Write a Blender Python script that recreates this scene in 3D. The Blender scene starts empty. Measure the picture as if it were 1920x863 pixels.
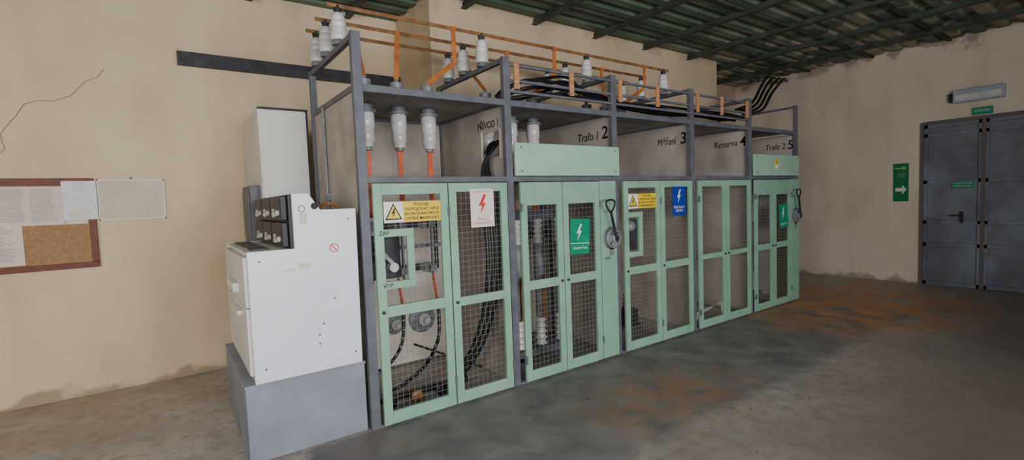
import bpy, bmesh, math, random
from mathutils import Vector, Matrix
random.seed(4)
COL=bpy.context.scene.collection
WL={}
# ------------------------------------------------------------------ materials
def lin(c):
    return tuple(((v/255)/12.92 if v/255<=0.04045 else (((v/255)+0.055)/1.055)**2.4) for v in c)+(1,)
def nd(nt,t,**k):
    n=nt.nodes.new(t)
    for a,b in k.items(): setattr(n,a,b)
    return n
def mat(name,c1,c2=None,rough=0.6,metal=0.0,scale=6.0,bump=0.0,bscale=60.0,lo=0.35,hi=0.65,stretch=(1,1,1),spec=0.4,c3=None,s3=2.0,a3=0.7):
    m=bpy.data.materials.new(name);m.use_nodes=True;nt=m.node_tree
    b=nt.nodes['Principled BSDF'];b.inputs['Roughness'].default_value=rough;b.inputs['Metallic'].default_value=metal
    b.inputs['Specular IOR Level'].default_value=spec
    if c2 is None: c2=tuple(max(0,v*0.9) for v in c1)
    geo=nd(nt,'ShaderNodeNewGeometry');mp=nd(nt,'ShaderNodeMapping');mp.inputs['Scale'].default_value=stretch
    nt.links.new(geo.outputs['Position'],mp.inputs['Vector'])
    n=nd(nt,'ShaderNodeTexNoise');n.inputs['Scale'].default_value=scale;n.inputs['Detail'].default_value=8
    nt.links.new(mp.outputs[0],n.inputs['Vector'])
    mr=nd(nt,'ShaderNodeMapRange');mr.inputs['From Min'].default_value=lo;mr.inputs['From Max'].default_value=hi
    nt.links.new(n.outputs['Fac'],mr.inputs['Value'])
    mx=nd(nt,'ShaderNodeMix',data_type='RGBA');mx.inputs[6].default_value=lin(c1);mx.inputs[7].default_value=lin(c2)
    nt.links.new(mr.outputs[0],mx.inputs[0]);out=mx.outputs[2]
    if c3:
        n3=nd(nt,'ShaderNodeTexNoise');n3.inputs['Scale'].default_value=s3;n3.inputs['Detail'].default_value=12
        nt.links.new(mp.outputs[0],n3.inputs['Vector'])
        r3=nd(nt,'ShaderNodeMapRange');r3.inputs['From Min'].default_value=0.56;r3.inputs['From Max'].default_value=0.66;r3.inputs['To Max'].default_value=a3
        nt.links.new(n3.outputs['Fac'],r3.inputs['Value'])
        m3=nd(nt,'ShaderNodeMix',data_type='RGBA');m3.inputs[7].default_value=lin(c3)
        nt.links.new(out,m3.inputs[6]);nt.links.new(r3.outputs[0],m3.inputs[0]);out=m3.outputs[2]
    nt.links.new(out,b.inputs['Base Color'])
    if bump>0:
        n2=nd(nt,'ShaderNodeTexNoise');n2.inputs['Scale'].default_value=bscale;n2.inputs['Detail'].default_value=6
        nt.links.new(mp.outputs[0],n2.inputs['Vector'])
        bp=nd(nt,'ShaderNodeBump');bp.inputs['Strength'].default_value=bump;bp.inputs['Distance'].default_value=0.01
        nt.links.new(n2.outputs['Fac'],bp.inputs['Height']);nt.links.new(bp.outputs[0],b.inputs['Normal'])
    return m
M={}
M['green']=mat('green_paint',(144,183,158),(132,171,146),0.45,scale=5,bump=0.05)
M['greenl']=mat('light_green_paint',(164,200,176),(154,190,166),0.4,scale=5)
M['grey']=mat('grey_frame_paint',(104,106,114),(88,90,99),0.5,scale=8)
M['dgrey']=mat('dark_steel',(60,60,66),(40,40,44),0.5,scale=10)
M['panel']=mat('taupe_panel',(186,176,164),(164,154,144),0.75,scale=3,bump=0.05,c3=(120,110,102),s3=1.6,a3=0.45)
M['panelb']=mat('light_board',(240,232,218),(224,214,198),0.8,scale=3)
M['shelf']=mat('shelf_sheet',(146,140,132),(124,118,112),0.7,scale=4)
M['wire']=mat('wire_galvanised',(136,140,132),(108,112,104),0.5,scale=20)
M['white']=mat('white_enamel',(228,230,238),(219,222,230),0.35,scale=2)
M['offw']=mat('offwhite_enamel',(222,218,210),(208,203,194),0.45,scale=2)
M['plinth']=mat('plinth_grey',(142,148,157),(122,128,137),0.5,scale=3,bump=0.05)
M['black']=mat('black_plastic',(34,34,38),(22,22,25),0.45)
M['cable']=mat('black_cable_sheath',(24,24,27),(36,36,40),0.4,scale=30)
M['porc']=mat('porcelain',(214,213,211),(192,190,186),0.2,scale=6,spec=0.6)
M['cast']=mat('cast_metal',(140,142,146),(112,113,118),0.45,metal=0.1,scale=15)
M['copper']=mat('orange_painted_strip',(200,122,64),(164,96,50),0.4,scale=9)
M['redbar']=mat('red_orange_bar',(222,100,58),(196,82,48),0.45,scale=9)
M['brown']=mat('brown_busbar',(150,106,64),(108,76,50),0.4,scale=12)
M['wood']=mat('wood_clamp',(202,148,106),(172,118,80),0.6,scale=10,stretch=(1,1,6))
M['frame_wood']=mat('board_frame_wood',(120,58,34),(92,42,26),0.5,scale=12)
M['cork']=mat('cork',(170,132,94),(154,116,80),0.9,scale=40,bump=0.1,bscale=120)
M['paper']=mat('paper',(222,212,196),(212,202,184),0.8,scale=8)
M['film']=mat('plastic_sleeve',(222,220,218),(196,196,198),0.15,scale=9)
M['gsheet']=mat('grid_sheet',(214,200,180),(204,190,170),0.7,scale=4)
M['gline']=mat('grid_line_beige',(192,180,162),(184,172,154),0.8)
M['yellow']=mat('sign_yellow',(240,206,60),(232,196,50),0.4)
M['swhite']=mat('sign_white',(236,234,226),(226,224,216),0.4)
M['knob']=mat('knob_offwhite',(198,194,184),(180,176,166),0.4)
M['spink']=mat('sign_cream',(238,226,214),(228,214,202),0.45)
M['sgreen']=mat('sign_green',(18,150,112),(14,140,104),0.35)
M['sdgreen']=mat('sign_dark_green',(24,128,78),(18,116,70),0.4)
M['pale']=mat('sign_pale_green',(150,196,140),(136,182,128),0.4)
M['sblue']=mat('sign_blue',(26,64,168),(22,56,150),0.35)
M['red']=mat('sign_red',(216,52,44),(200,44,38),0.4)
M['ink']=mat('ink_black',(22,20,20),(30,28,28),0.6)
M['inkg']=mat('ink_faded',(150,142,132),(166,158,148),0.7)
M['beam']=mat('beam_dark_green',(72,82,72),(50,58,50),0.7,scale=6)
M['door']=mat('weathered_grey_door',(130,136,150),(104,107,120),0.5,scale=2.2,bump=0.1,c3=(118,102,98),s3=3.5,a3=0.6)
M['rust']=mat('rusty_frame',(122,98,88),(104,104,112),0.7,scale=9)
M['crack']=mat('crack_dark',(150,122,96),(126,100,76),0.95)
M['lamp']=mat('lamp_housing',(176,186,196),(160,170,182),0.3)

def plaster(name,c1,c2,c3,bumps=0.12,top=(150,136,120),amt=0.5):
    m=bpy.data.materials.new(name);m.use_nodes=True;nt=m.node_tree;b=nt.nodes['Principled BSDF']
    b.inputs['Roughness'].default_value=0.9;b.inputs['Specular IOR Level'].default_value=0.2
    geo=nd(nt,'ShaderNodeNewGeometry')
    def noise(sc,det,st=(1,1,1)):
        mp=nd(nt,'ShaderNodeMapping');mp.inputs['Scale'].default_value=st
        nt.links.new(geo.outputs['Position'],mp.inputs['Vector'])
        n=nd(nt,'ShaderNodeTexNoise');n.inputs['Scale'].default_value=sc;n.inputs['Detail'].default_value=det
        nt.links.new(mp.outputs[0],n.inputs['Vector']);return n
    def rng(s,a,c):
        r=nd(nt,'ShaderNodeMapRange');r.inputs['From Min'].default_value=a;r.inputs['From Max'].default_value=c
        nt.links.new(s,r.inputs['Value']);return r.outputs[0]
    def mixc(f,a,c,amt=1.0):
        x=nd(nt,'ShaderNodeMix',data_type='RGBA')
        if amt!=1.0:
            q=nd(nt,'ShaderNodeMath',operation='MULTIPLY');q.inputs[1].default_value=amt;nt.links.new(f,q.inputs[0]);f=q.outputs[0]
        nt.links.new(f,x.inputs[0])
        if isinstance(a,tuple): x.inputs[6].default_value=lin(a)
        else: nt.links.new(a,x.inputs[6])
        x.inputs[7].default_value=lin(c);return x.outputs[2]
    n1=noise(0.8,4);n2=noise(2.2,8,(1,1,0.7))
    c=mixc(rng(n1.outputs['Fac'],0.3,0.7),c1,c2)
    c=mixc(rng(n2.outputs['Fac'],0.42,0.72),c,c3,amt)
    c=mixc(rng(noise(1.3,10,(1,1,0.25)).outputs['Fac'],0.52,0.75),c,tuple(v*0.93 for v in c3),amt)
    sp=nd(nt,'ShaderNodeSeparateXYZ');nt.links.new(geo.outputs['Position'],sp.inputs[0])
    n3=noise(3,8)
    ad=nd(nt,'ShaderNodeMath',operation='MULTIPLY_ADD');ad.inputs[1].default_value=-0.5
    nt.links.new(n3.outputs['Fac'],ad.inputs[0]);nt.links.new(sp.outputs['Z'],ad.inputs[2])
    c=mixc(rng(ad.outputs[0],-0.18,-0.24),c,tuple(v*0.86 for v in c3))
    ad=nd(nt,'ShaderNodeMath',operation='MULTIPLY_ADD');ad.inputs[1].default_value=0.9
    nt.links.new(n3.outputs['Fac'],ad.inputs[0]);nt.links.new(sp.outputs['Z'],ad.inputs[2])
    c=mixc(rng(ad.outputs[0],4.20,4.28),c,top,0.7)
    nt.links.new(c,b.inputs['Base Color'])
    nb=noise(14,10);bp=nd(nt,'ShaderNodeBump');bp.inputs['Strength'].default_value=bumps;bp.inputs['Distance'].default_value=0.02
    nt.links.new(nb.outputs['Fac'],bp.inputs['Height']);nt.links.new(bp.outputs[0],b.inputs['Normal'])
    return m
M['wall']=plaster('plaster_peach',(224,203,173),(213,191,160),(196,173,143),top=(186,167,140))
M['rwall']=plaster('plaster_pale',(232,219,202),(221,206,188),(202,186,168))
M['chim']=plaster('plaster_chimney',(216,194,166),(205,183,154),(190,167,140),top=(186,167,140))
def floor_mat():
    m=bpy.data.materials.new('stained_concrete');m.use_nodes=True;nt=m.node_tree;b=nt.nodes['Principled BSDF']
    b.inputs['Specular IOR Level'].default_value=0.5
    geo=nd(nt,'ShaderNodeNewGeometry');sp=nd(nt,'ShaderNodeSeparateXYZ');nt.links.new(geo.outputs['Position'],sp.inputs[0])
    def noise(sc,det=8,dist=0.0):
        n=nd(nt,'ShaderNodeTexNoise');n.inputs['Scale'].default_value=sc;n.inputs['Detail'].default_value=det;n.inputs['Distortion'].default_value=dist
        nt.links.new(geo.outputs['Position'],n.inputs['Vector']);return n.outputs['Fac']
    def rng(s,a,c,lo=0,hi=1):
        r=nd(nt,'ShaderNodeMapRange');r.inputs['From Min'].default_value=a;r.inputs['From Max'].default_value=c
        r.inputs['To Min'].default_value=lo;r.inputs['To Max'].default_value=hi
        nt.links.new(s,r.inputs['Value']);return r.outputs[0]
    def mix(f,a,c):
        x=nd(nt,'ShaderNodeMix',data_type='RGBA')
        nt.links.new(f,x.inputs[0])
        if isinstance(a,tuple): x.inputs[6].default_value=lin(a)
        else: nt.links.new(a,x.inputs[6])
        if isinstance(c,tuple): x.inputs[7].default_value=lin(c)
        else: nt.links.new(c,x.inputs[7])
        return x.outputs[2]
    def math_(op,a,c):
        x=nd(nt,'ShaderNodeMath',operation=op)
        for i,v in enumerate((a,c)):
            if isinstance(v,(int,float)): x.inputs[i].default_value=v
            else: nt.links.new(v,x.inputs[i])
        return x.outputs[0]
    base=mix(rng(noise(1.6),0.35,0.65),(190,182,174),(166,157,149))
    base=mix(rng(noise(9,12),0.45,0.65,0,0.6),base,(138,129,121))
    base=mix(rng(noise(28,10),0.5,0.7,0,0.35),base,(112,104,98))
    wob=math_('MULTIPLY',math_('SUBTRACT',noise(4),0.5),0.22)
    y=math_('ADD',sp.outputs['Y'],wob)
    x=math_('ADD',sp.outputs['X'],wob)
    # shade of the right-front floor, painted in as a darker colour
    painted_shade=math_('MULTIPLY',rng(y,-1.5,-2.6),rng(x,0.3,2.4))
    c=mix(math_('MULTIPLY',painted_shade,rng(noise(0.9,6),0.3,0.6,0.75,1.0)),base,(84,74,69))
    c=mix(math_('MULTIPLY',rng(y,-1.3,-1.5),0.45),c,(132,120,110))
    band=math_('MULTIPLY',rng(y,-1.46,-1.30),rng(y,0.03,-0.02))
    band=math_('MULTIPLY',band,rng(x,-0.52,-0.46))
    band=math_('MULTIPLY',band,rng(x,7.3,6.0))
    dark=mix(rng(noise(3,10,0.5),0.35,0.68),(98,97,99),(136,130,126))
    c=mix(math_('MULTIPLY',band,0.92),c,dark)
    def rust(c,cx,cy,ky,r1,n,col,amt):
        dx=math_('SUBTRACT',sp.outputs['X'],cx);dy=math_('SUBTRACT',sp.outputs['Y'],cy)
        d=math_('ADD',math_('MULTIPLY',dx,dx),math_('MULTIPLY',math_('MULTIPLY',dy,dy),ky))
        r=math_('MULTIPLY',rng(d,r1,r1*0.08),rng(noise(n,9),0.36,0.56))
        return mix(math_('MULTIPLY',r,amt),c,col)
    c=rust(c,6.6,-0.6,2.2,5.4,2.6,(204,136,82),0.95)
    c=rust(c,2.1,-0.95,3.0,1.2,4,(168,120,84),0.55)
    c=rust(c,-1.9,1.9,1.5,1.5,3,(160,134,98),0.5)
    c=rust(c,-0.6,-0.3,1.5,0.8,3.5,(120,94,74),0.5)
    c=mix(rng(noise(13,3),0.68,0.73,0,0.65),c,(58,52,48))
    nt.links.new(c,b.inputs['Base Color'])
    nt.links.new(rng(noise(5),0.3,0.7,0.40,0.62),b.inputs['Roughness'])
    bp=nd(nt,'ShaderNodeBump');bp.inputs['Strength'].default_value=0.2;bp.inputs['Distance'].default_value=0.01
    nt.links.new(noise(30),bp.inputs['Height']);nt.links.new(bp.outputs[0],b.inputs['Normal'])
    return m
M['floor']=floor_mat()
M['ceil']=mat('green_sheet_peeling',(98,118,98),(76,96,80),0.6,scale=2.2)
nt=M['ceil'].node_tree;b=nt.nodes['Principled BSDF'];src=b.inputs['Base Color'].links[0].from_socket
geo=nd(nt,'ShaderNodeNewGeometry');sp=nd(nt,'ShaderNodeSeparateXYZ');nt.links.new(geo.outputs['Position'],sp.inputs[0])
n=nd(nt,'ShaderNodeTexNoise');n.inputs['Scale'].default_value=2.4;n.inputs['Detail'].default_value=10;nt.links.new(geo.outputs['Position'],n.inputs['Vector'])
r1=nd(nt,'ShaderNodeMapRange');r1.inputs['From Min'].default_value=0.46;r1.inputs['From Max'].default_value=0.56;nt.links.new(n.outputs['Fac'],r1.inputs['Value'])
r2=nd(nt,'ShaderNodeMapRange');r2.inputs['From Min'].default_value=4.6;r2.inputs['From Max'].default_value=7.2;nt.links.new(sp.outputs['X'],r2.inputs['Value'])
mu=nd(nt,'ShaderNodeMath',operation='MULTIPLY');nt.links.new(r1.outputs[0],mu.inputs[0]);nt.links.new(r2.outputs[0],mu.inputs[1])
mx=nd(nt,'ShaderNodeMix',data_type='RGBA');mx.inputs[7].default_value=lin((166,158,138));nt.links.new(src,mx.inputs[6]);nt.links.new(mu.outputs[0],mx.inputs[0])
nt.links.new(mx.outputs[2],b.inputs['Base Color'])

# ------------------------------------------------------------------ mesh helpers
class B:
    def __init__(s): s.bm=bmesh.new()
    def box(s,x0,x1,y0,y1,z0,z1):
        v=[s.bm.verts.new(p) for p in ((x0,y0,z0),(x1,y0,z0),(x1,y1,z0),(x0,y1,z0),(x0,y0,z1),(x1,y0,z1),(x1,y1,z1),(x0,y1,z1))]
        for f in ((0,3,2,1),(4,5,6,7),(0,1,5,4),(1,2,6,5),(2,3,7,6),(3,0,4,7)): s.bm.faces.new([v[i] for i in f])
        return s
    def bar(s,p,q,w,h,up=(0,0,1)):
        p=Vector(p);q=Vector(q);d=(q-p).normalized();u=Vector(up)
        a=d.cross(u)
        if a.length<1e-3: a=d.cross(Vector((0,1,0)))
        a.normalize();c=a.cross(d).normalized()
        vs=[]
        for e in (p,q):
            for i,j in ((-1,-1),(1,-1),(1,1),(-1,1)): vs.append(s.bm.verts.new(e+a*i*w/2+c*j*h/2))
        for f in ((0,1,2,3),(7,6,5,4),(0,4,5,1),(1,5,6,2),(2,6,7,3),(3,7,4,0)): s.bm.faces.new([vs[i] for i in f])
        return s
    def lathe(s,prof,c=(0,0,0),axis=(0,0,1),seg=20):
        c=Vector(c);ax=Vector(axis).normalized()
        t=Vector((1,0,0)) if abs(ax.x)<0.9 else Vector((0,1,0))
        a=ax.cross(t).normalized();b_=ax.cross(a)
        rings=[]
        for r,z in prof:
            rings.append([s.bm.verts.new(c+ax*z+(a*math.cos(2*math.pi*i/seg)+b_*math.sin(2*math.pi*i/seg))*max(r,1e-4)) for i in range(seg)])
        for k in range(len(rings)-1):
            for i in range(seg):
                j=(i+1)%seg;s.bm.faces.new((rings[k][i],rings[k][j],rings[k+1][j],rings[k+1][i]))
        s.bm.faces.new(rings[0][::-1]);s.bm.faces.new(rings[-1]);return s
    def cyl(s,p,q,r,r2=None,seg=16):
        p=Vector(p);q=Vector(q);return s.lathe([(r,0),(r if r2 is None else r2,(q-p).length)],p,(q-p),seg)
    def tube(s,pts,r,seg=10,sub=8,closed=False):
        P=[Vector(p) for p in pts];n=len(P);out=[]
        rngk=range(n) if closed else range(n-1)
        for i in rngk:
            g=lambda k:(P[k%n] if closed else P[min(max(k,0),n-1)])
            p0,p1,p2,p3=g(i-1),g(i),g(i+1),g(i+2)
            for k in range(sub):
                t=k/sub;out.append(0.5*((2*p1)+(p2-p0)*t+(2*p0-5*p1+4*p2-p3)*t*t+(3*p1-p0-3*p2+p3)*t**3))
        if not closed: out.append(P[-1])
        m=len(out);rings=[];a=None
        for i,p in enumerate(out):
            if closed: d=out[(i+1)%m]-out[(i-1)%m]
            else: d=out[min(i+1,m-1)]-out[max(i-1,0)]
            d.normalize()
            if a is None:
                a=d.cross(Vector((0,0,1)))
                if a.length<0.1: a=d.cross(Vector((0,1,0)))
            a=(a-d*a.dot(d)).normalized();c=d.cross(a)
            rings.append([s.bm.verts.new(p+(a*math.cos(2*math.pi*k/seg)+c*math.sin(2*math.pi*k/seg))*r) for k in range(seg)])
        for i in range(m if closed else m-1):
            A=rings[i];C=rings[(i+1)%m]
            for k in range(seg):
                j=(k+1)%seg;s.bm.faces.new((A[k],A[j],C[j],C[k]))
        if not closed: s.bm.faces.new(rings[0][::-1]);s.bm.faces.new(rings[-1])
        return s
    def poly(s,pts,fn,n0,n1):
        a=[s.bm.verts.new(fn(u,v,n0)) for u,v in pts];c=[s.bm.verts.new(fn(u,v,n1)) for u,v in pts]
        s.bm.faces.new(a);s.bm.faces.new(c[::-1])
        for i in range(len(pts)):
            j=(i+1)%len(pts);s.bm.faces.new((a[i],c[i],c[j],a[j]))
        return s
def put(name,me,matl,parent=None,bevel=0.0,smooth=False,origin=None,label=None):
    vs=[v.co for v in me.vertices]
    if origin is None:
        xs=[v.x for v in vs];ys=[v.y for v in vs];zs=[v.z for v in vs]
        origin=Vector(((min(xs)+max(xs))/2,(min(ys)+max(ys))/2,min(zs)))
    origin=Vector(origin)
    me.transform(Matrix.Translation(-origin))
    if smooth:
        me.polygons.foreach_set('use_smooth',[True]*len(me.polygons))
        try: me.set_sharp_from_angle(angle=math.radians(40))
        except Exception: pass
    me.materials.clear();me.materials.append(matl)
    o=bpy.data.objects.new(name,me);COL.objects.link(o);WL[o]=origin
    if parent is not None:
        o.parent=parent;o.location=origin-WL[parent]
    else: o.location=origin
    if bevel>0:
        md=o.modifiers.new('bevel','BEVEL');md.width=bevel;md.segments=2;md.limit_method='ANGLE'
    if label: o['label']=label
    return o
def mk(name,b,matl,parent=None,**k):
    bmesh.ops.recalc_face_normals(b.bm,faces=b.bm.faces[:])
    me=bpy.data.meshes.new(name);b.bm.to_mesh(me);b.bm.free()
    return put(name,me,matl,parent,**k)
def thing(name,label,cat,loc,group=None,):
    o=bpy.data.objects.new(name,None);o.empty_display_size=0.1;COL.objects.link(o);o.location=loc;WL[o]=Vector(loc)
    o['label']=label;o['category']=cat
    if group:o['group']=group
    return o
def tag(o,label,cat,group=None):
    o['label']=label;o['category']=cat
    if group:o['group']=group
    return o
def struct(o): o['kind']='structure';return o
def kids(o): return [c for c in bpy.data.objects if c.parent==o]
def copy_thing(o,loc,label=None):
    loc=Vector(loc)
    def rec(s,par):
        c=s.copy();COL.objects.link(c)
        ks=[k for k in kids(s) if k is not c]
        c.parent=par
        for k in ks: rec(k,c)
        return c
    src=[k for k in kids(o)]
    c=o.copy();COL.objects.link(c);c.location=loc;WL[c]=loc
    for k in src: rec(k,c)
    if label:c['label']=label
    return c
def face(kind,org,tilt=0.0):
    org=Vector(org);ct,st=math.cos(tilt),math.sin(tilt)
    if kind=='F': U,V,N=Vector((1,0,0)),Vector((0,0,1)),Vector((0,-1,0))
    else: U,V,N=Vector((0,-1,0)),Vector((0,0,1)),Vector((-1,0,0))
    U2=U*ct+V*st;V2=V*ct-U*st
    def f(u,v,n): return org+U2*u+V2*v+N*n
    f.mat=Matrix(((U2.x,V2.x,N.x,org.x),(U2.y,V2.y,N.y,org.y),(U2.z,V2.z,N.z,org.z),(0,0,0,1)))
    return f
def text(s,fn,u,v,h,matl,parent,n=0.001,width=None,align='CENTER',name='lettering',label=None,bold=0.0,shear=0.0):
    t=bpy.data.curves.new('t','FONT');t.body=s;t.size=1;t.extrude=0.004;t.align_x=align;t.align_y='CENTER';t.space_line=0.95;t.offset=bold;t.shear=shear
    o=bpy.data.objects.new('t',t);COL.objects.link(o)
    bpy.context.view_layer.update()
    dg=bpy.context.evaluated_depsgraph_get()
    me=bpy.data.meshes.new_from_object(o.evaluated_get(dg))
    w=o.dimensions.x;bpy.data.objects.remove(o)
    sx=h
    if width and w*h>0: sx=width/w
    me.transform(fn.mat@Matrix.Translation((u,v,n))@Matrix.Diagonal((sx,h,0.1,1)))
    return put(name,me,matl,parent,label=label)
BOLT=[(0.10,1.0),(-0.30,0.42),(-0.04,0.46),(-0.2,0.0),(0.28,0.62),(0.03,0.57),(0.32,1.0)]
def bolt(fn,u,v,h,matl,parent,n=0.0012):
    return mk('lightning_symbol',B().poly([(u+a*h*0.75,v+c*h) for a,c in BOLT],fn,n,n+0.0008),matl,parent)
def rect(x0,x1,z0,z1): return [(x0,z0),(x1,z0),(x1,z1),(x0,z1)]
def rbox(b,fn,x0,x1,z0,z1,n0,n1): return b.poly(rect(x0,x1,z0,z1),fn,n0,n1)

# ------------------------------------------------------------------ room shell
XR=8.85;YW=2.36;ZC=3.83
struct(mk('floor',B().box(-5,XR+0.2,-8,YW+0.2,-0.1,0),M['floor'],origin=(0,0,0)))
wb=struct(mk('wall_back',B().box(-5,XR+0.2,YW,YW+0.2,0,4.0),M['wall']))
wr=struct(mk('wall_right',B().box(XR,XR+0.2,-0.77,YW,0,4.0).box(XR,XR+0.2,-8,-2.25,0,4.0).box(XR,XR+0.2,-2.25,-0.77,2.6,4.0).box(XR+0.09,XR+0.2,-2.25,-0.77,0,2.6),M['rwall']))  # last box: hidden backing added behind the door leaves to stop light leaking
struct(mk('wall_left',B().box(-5.2,-5,-8,YW+0.2,0,4.0),M['wall']))
struct(mk('wall_light_block',B().box(3.3,XR,-5.6,-5.4,0,3.9),M['rwall']))  # unseen windowless wall, added to keep light off the right-front floor
struct(mk('wall_chimney',B().box(1.30,6.69,1.45,YW,0,3.9),M['chim'],bevel=0.01))
b=B();y=-8.0;pts=[]
while y<YW:
    for dy,dz in ((0,0),(0.12,0),(0.15,0.045),(0.22,0.045)): pts.append((y+dy,ZC+dz))
    y+=0.25
pr=[]
for yy,zz in pts: pr.append((b.bm.verts.new((-5.1,yy,zz)),b.bm.verts.new((XR+0.1,yy,zz))))
for i in range(len(pr)-1): b.bm.faces.new((pr[i][0],pr[i][1],pr[i+1][1],pr[i+1][0]))
me=bpy.data.meshes.new('ceiling');b.bm.to_mesh(me);b.bm.free()
struct(put('ceiling',me,M['ceil'],origin=(0,0,ZC)))
struct(mk('trim_20',B().box(-5.2,XR+0.2,-8,YW+0.2,3.95,4.05),M['beam']))
k=1
for x in (-4.4,-3.35,-2.3,-1.3,-0.3,0.7,1.72,2.72,3.76,4.78,5.86,6.95,7.95):
    y1=1.45 if 1.3<x<6.69 else YW
    o=mk('trim_%d'%k,B().box(x-0.010,x+0.010,-8,y1,ZC-0.065,ZC+0.0).box(x-0.034,x+0.034,-8,y1,ZC-0.074,ZC-0.065),M['beam']);struct(o);k+=1
k=40
for y in (-5.1,-4.1,-3.1,-2.1,-1.1,-0.1,0.9):
    o=mk('trim_%d'%k,B().box(-5,XR,y-0.02,y+0.02,ZC-0.03,ZC+0.0),M['beam']);struct(o);k+=1
cr=[(-1.50,2.92),(-1.55,2.84),(-1.64,2.79),(-1.67,2.75),(-1.74,2.66),(-1.86,2.60),(-1.95,2.60),(-2.04,2.56),(-2.09,2.47),(-2.15,2.38),(-2.20,2.30),(-2.18,2.18),(-2.26,2.10)]
b=B()
for i in range(len(cr)-1):
    (a,c),(d,e)=cr[i],cr[i+1];w=0.002+0.0025*random.random()
    b.bar((a,YW,c),(d,YW,e),0.004,w*2,up=(0,1,0))
mk('plaster_crack',b,M['crack'],wb,label='thin branching crack in the plaster')
for i,(ya,yb,hy) in enumerate(((-0.80,-1.495,-1.27),(-1.515,-2.22,None))):
    b=B().box(XR+0.03,XR+0.06,yb,ya,0.0,2.56)
    for z in (0.0,0.62,0.98,1.62,2.36): b.box(XR+0.0,XR+0.03,yb,ya,z,z+0.06)
    b.box(XR+0.0,XR+0.03,yb,ya,2.50,2.56)
    for y in (ya-0.05,yb): b.box(XR+0.0,XR+0.03,y,y+0.05,0.0,2.56)
    o=struct(mk('door_%d'%(i+1),b,M['door'],bevel=0.003))
    if hy: 
        mk('door_handle',B().box(XR-0.01,XR+0.0,hy-0.02,hy+0.02,1.0,1.18).cyl((XR-0.05,hy,1.12),(XR,hy,1.12),0.01).cyl((XR-0.05,hy,1.12),(XR-0.05,hy+0.13,1.12),0.01),M['dgrey'],o,label='black lever handle')
struct(mk('trim_30',B().box(XR-0.02,XR+0.08,-0.80,-0.755,0,2.6).box(XR-0.02,XR+0.08,-2.265,-2.22,0,2.6).box(XR-0.02,XR+0.08,-2.22,-0.80,2.56,2.61).box(XR-0.005,XR+0.02,-1.53,-1.48,0.0,2.56),M['rust']))

# ------------------------------------------------------------------ camera
f_=909.55;th=.6165;ph=.06;ro=-.0373
fw=Vector((math.sin(th)*math.cos(ph),math.cos(th)*math.cos(ph),-math.sin(ph)))
rt=Vector((math.cos(th),-math.sin(th),0));up=rt.cross(fw)
r2=math.cos(ro)*rt+math.sin(ro)*up;u2=-math.sin(ro)*rt+math.cos(ro)*up
cd=bpy.data.cameras.new('camera');cd.sensor_width=36;cd.lens=f_*36/1920;cd.clip_start=0.05
co=bpy.data.objects.new('camera',cd);COL.objects.link(co)
co.matrix_world=Matrix(((r2.x,u2.x,-fw.x,-1.126),(r2.y,u2.y,-fw.y,-3.3493),(r2.z,u2.z,-fw.z,1.6),(0,0,0,1)))
bpy.context.scene.camera=co

# ------------------------------------------------------------------ switchgear cubicles
X=[0,1.2516,2.5378,3.8267,5.0775,6.3439];Z1=1.785;Z2=2.44;Z3=2.80;D=1.2335
def door(cub,x0,x1,z0=0.02,z1=1.755,st=0.065,top=0.07,bot=0.09,m0=0.80,m1=0.88,hole=None,knob='r'):
    ya,yb=-0.032,-0.004
    b=B().box(x0,x0+st,ya,yb,z0,z1).box(x1-st,x1,ya,yb,z0,z1).box(x0+st,x1-st,ya,yb,z1-top,z1).box(x0+st,x1-st,ya,yb,z0,z0+bot).box(x0+st,x1-st,ya,yb,m0,m1)
    if hole:
        h0,h1,hz0,hz1=hole;t=0.055
        b.box(x0+st,h1,ya-0.003,yb,hz1-t,hz1).box(h1-t,h1,ya-0.003,yb,hz0+t,hz1-t).box(x0+st,h1,ya-0.003,yb,hz0,hz0+t)
    d=mk('door',b,M['green'],cub,bevel=0.003)
    for (a,c) in ((z0+bot,m0),(m1,z1-top)):
        b=B();u0,u1=x0+st,x1-st;w=0.0010;yy=-0.012
        n=max(1,round((u1-u0)/0.045))
        for i in range(1,n):
            x=u0+(u1-u0)*i/n
            if hole and x<hole[1]-0.03 and a>0.5:
                b.box(x-w,x+w,yy-w,yy+w,a,hole[2]+0.03);b.box(x-w,x+w,yy-w,yy+w,hole[3]-0.03,c)
            else: b.box(x-w,x+w,yy-w,yy+w,a,c)
        n=max(1,round((c-a)/0.045))
        for i in range(1,n):
            z=a+(c-a)*i/n;ux=u0
            if hole and hole[2]+0.03<z<hole[3]-0.03: ux=hole[1]-0.03
            b.box(ux,u1,yy-3*w,yy-w,z-w,z+w)
        mk('wire_mesh',b,M['wire'],d,label='galvanised square wire mesh infill')
    kx=x1-st/2 if knob=='r' else x0+st/2
    mk('door_lock',B().lathe([(0.012,0),(0.012,0.012),(0.006,0.014)],(kx,ya,(m0+m1)/2),(0,-1,0)),M['dgrey'],d,smooth=True)
    hx=x0 if knob=='r' else x1
    for z in (z0+0.16,z1-0.25):
        mk('hinge',B().cyl((hx,ya-0.006,z),(hx,ya-0.006,z+0.07),0.009,seg=10),M['grey'],d,smooth=True)
    return d
labels=['wire-mesh switchgear cubicle with insulators and cables, beside white ring unit','wire-mesh switchgear cubicle marked 2 with green top panel','wire-mesh switchgear cubicle marked 3 with yellow warning sign','open-topped wire-mesh switchgear cubicle marked 4','wire-mesh switchgear cubicle marked 5 at end of row']
cubs=[]
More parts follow.
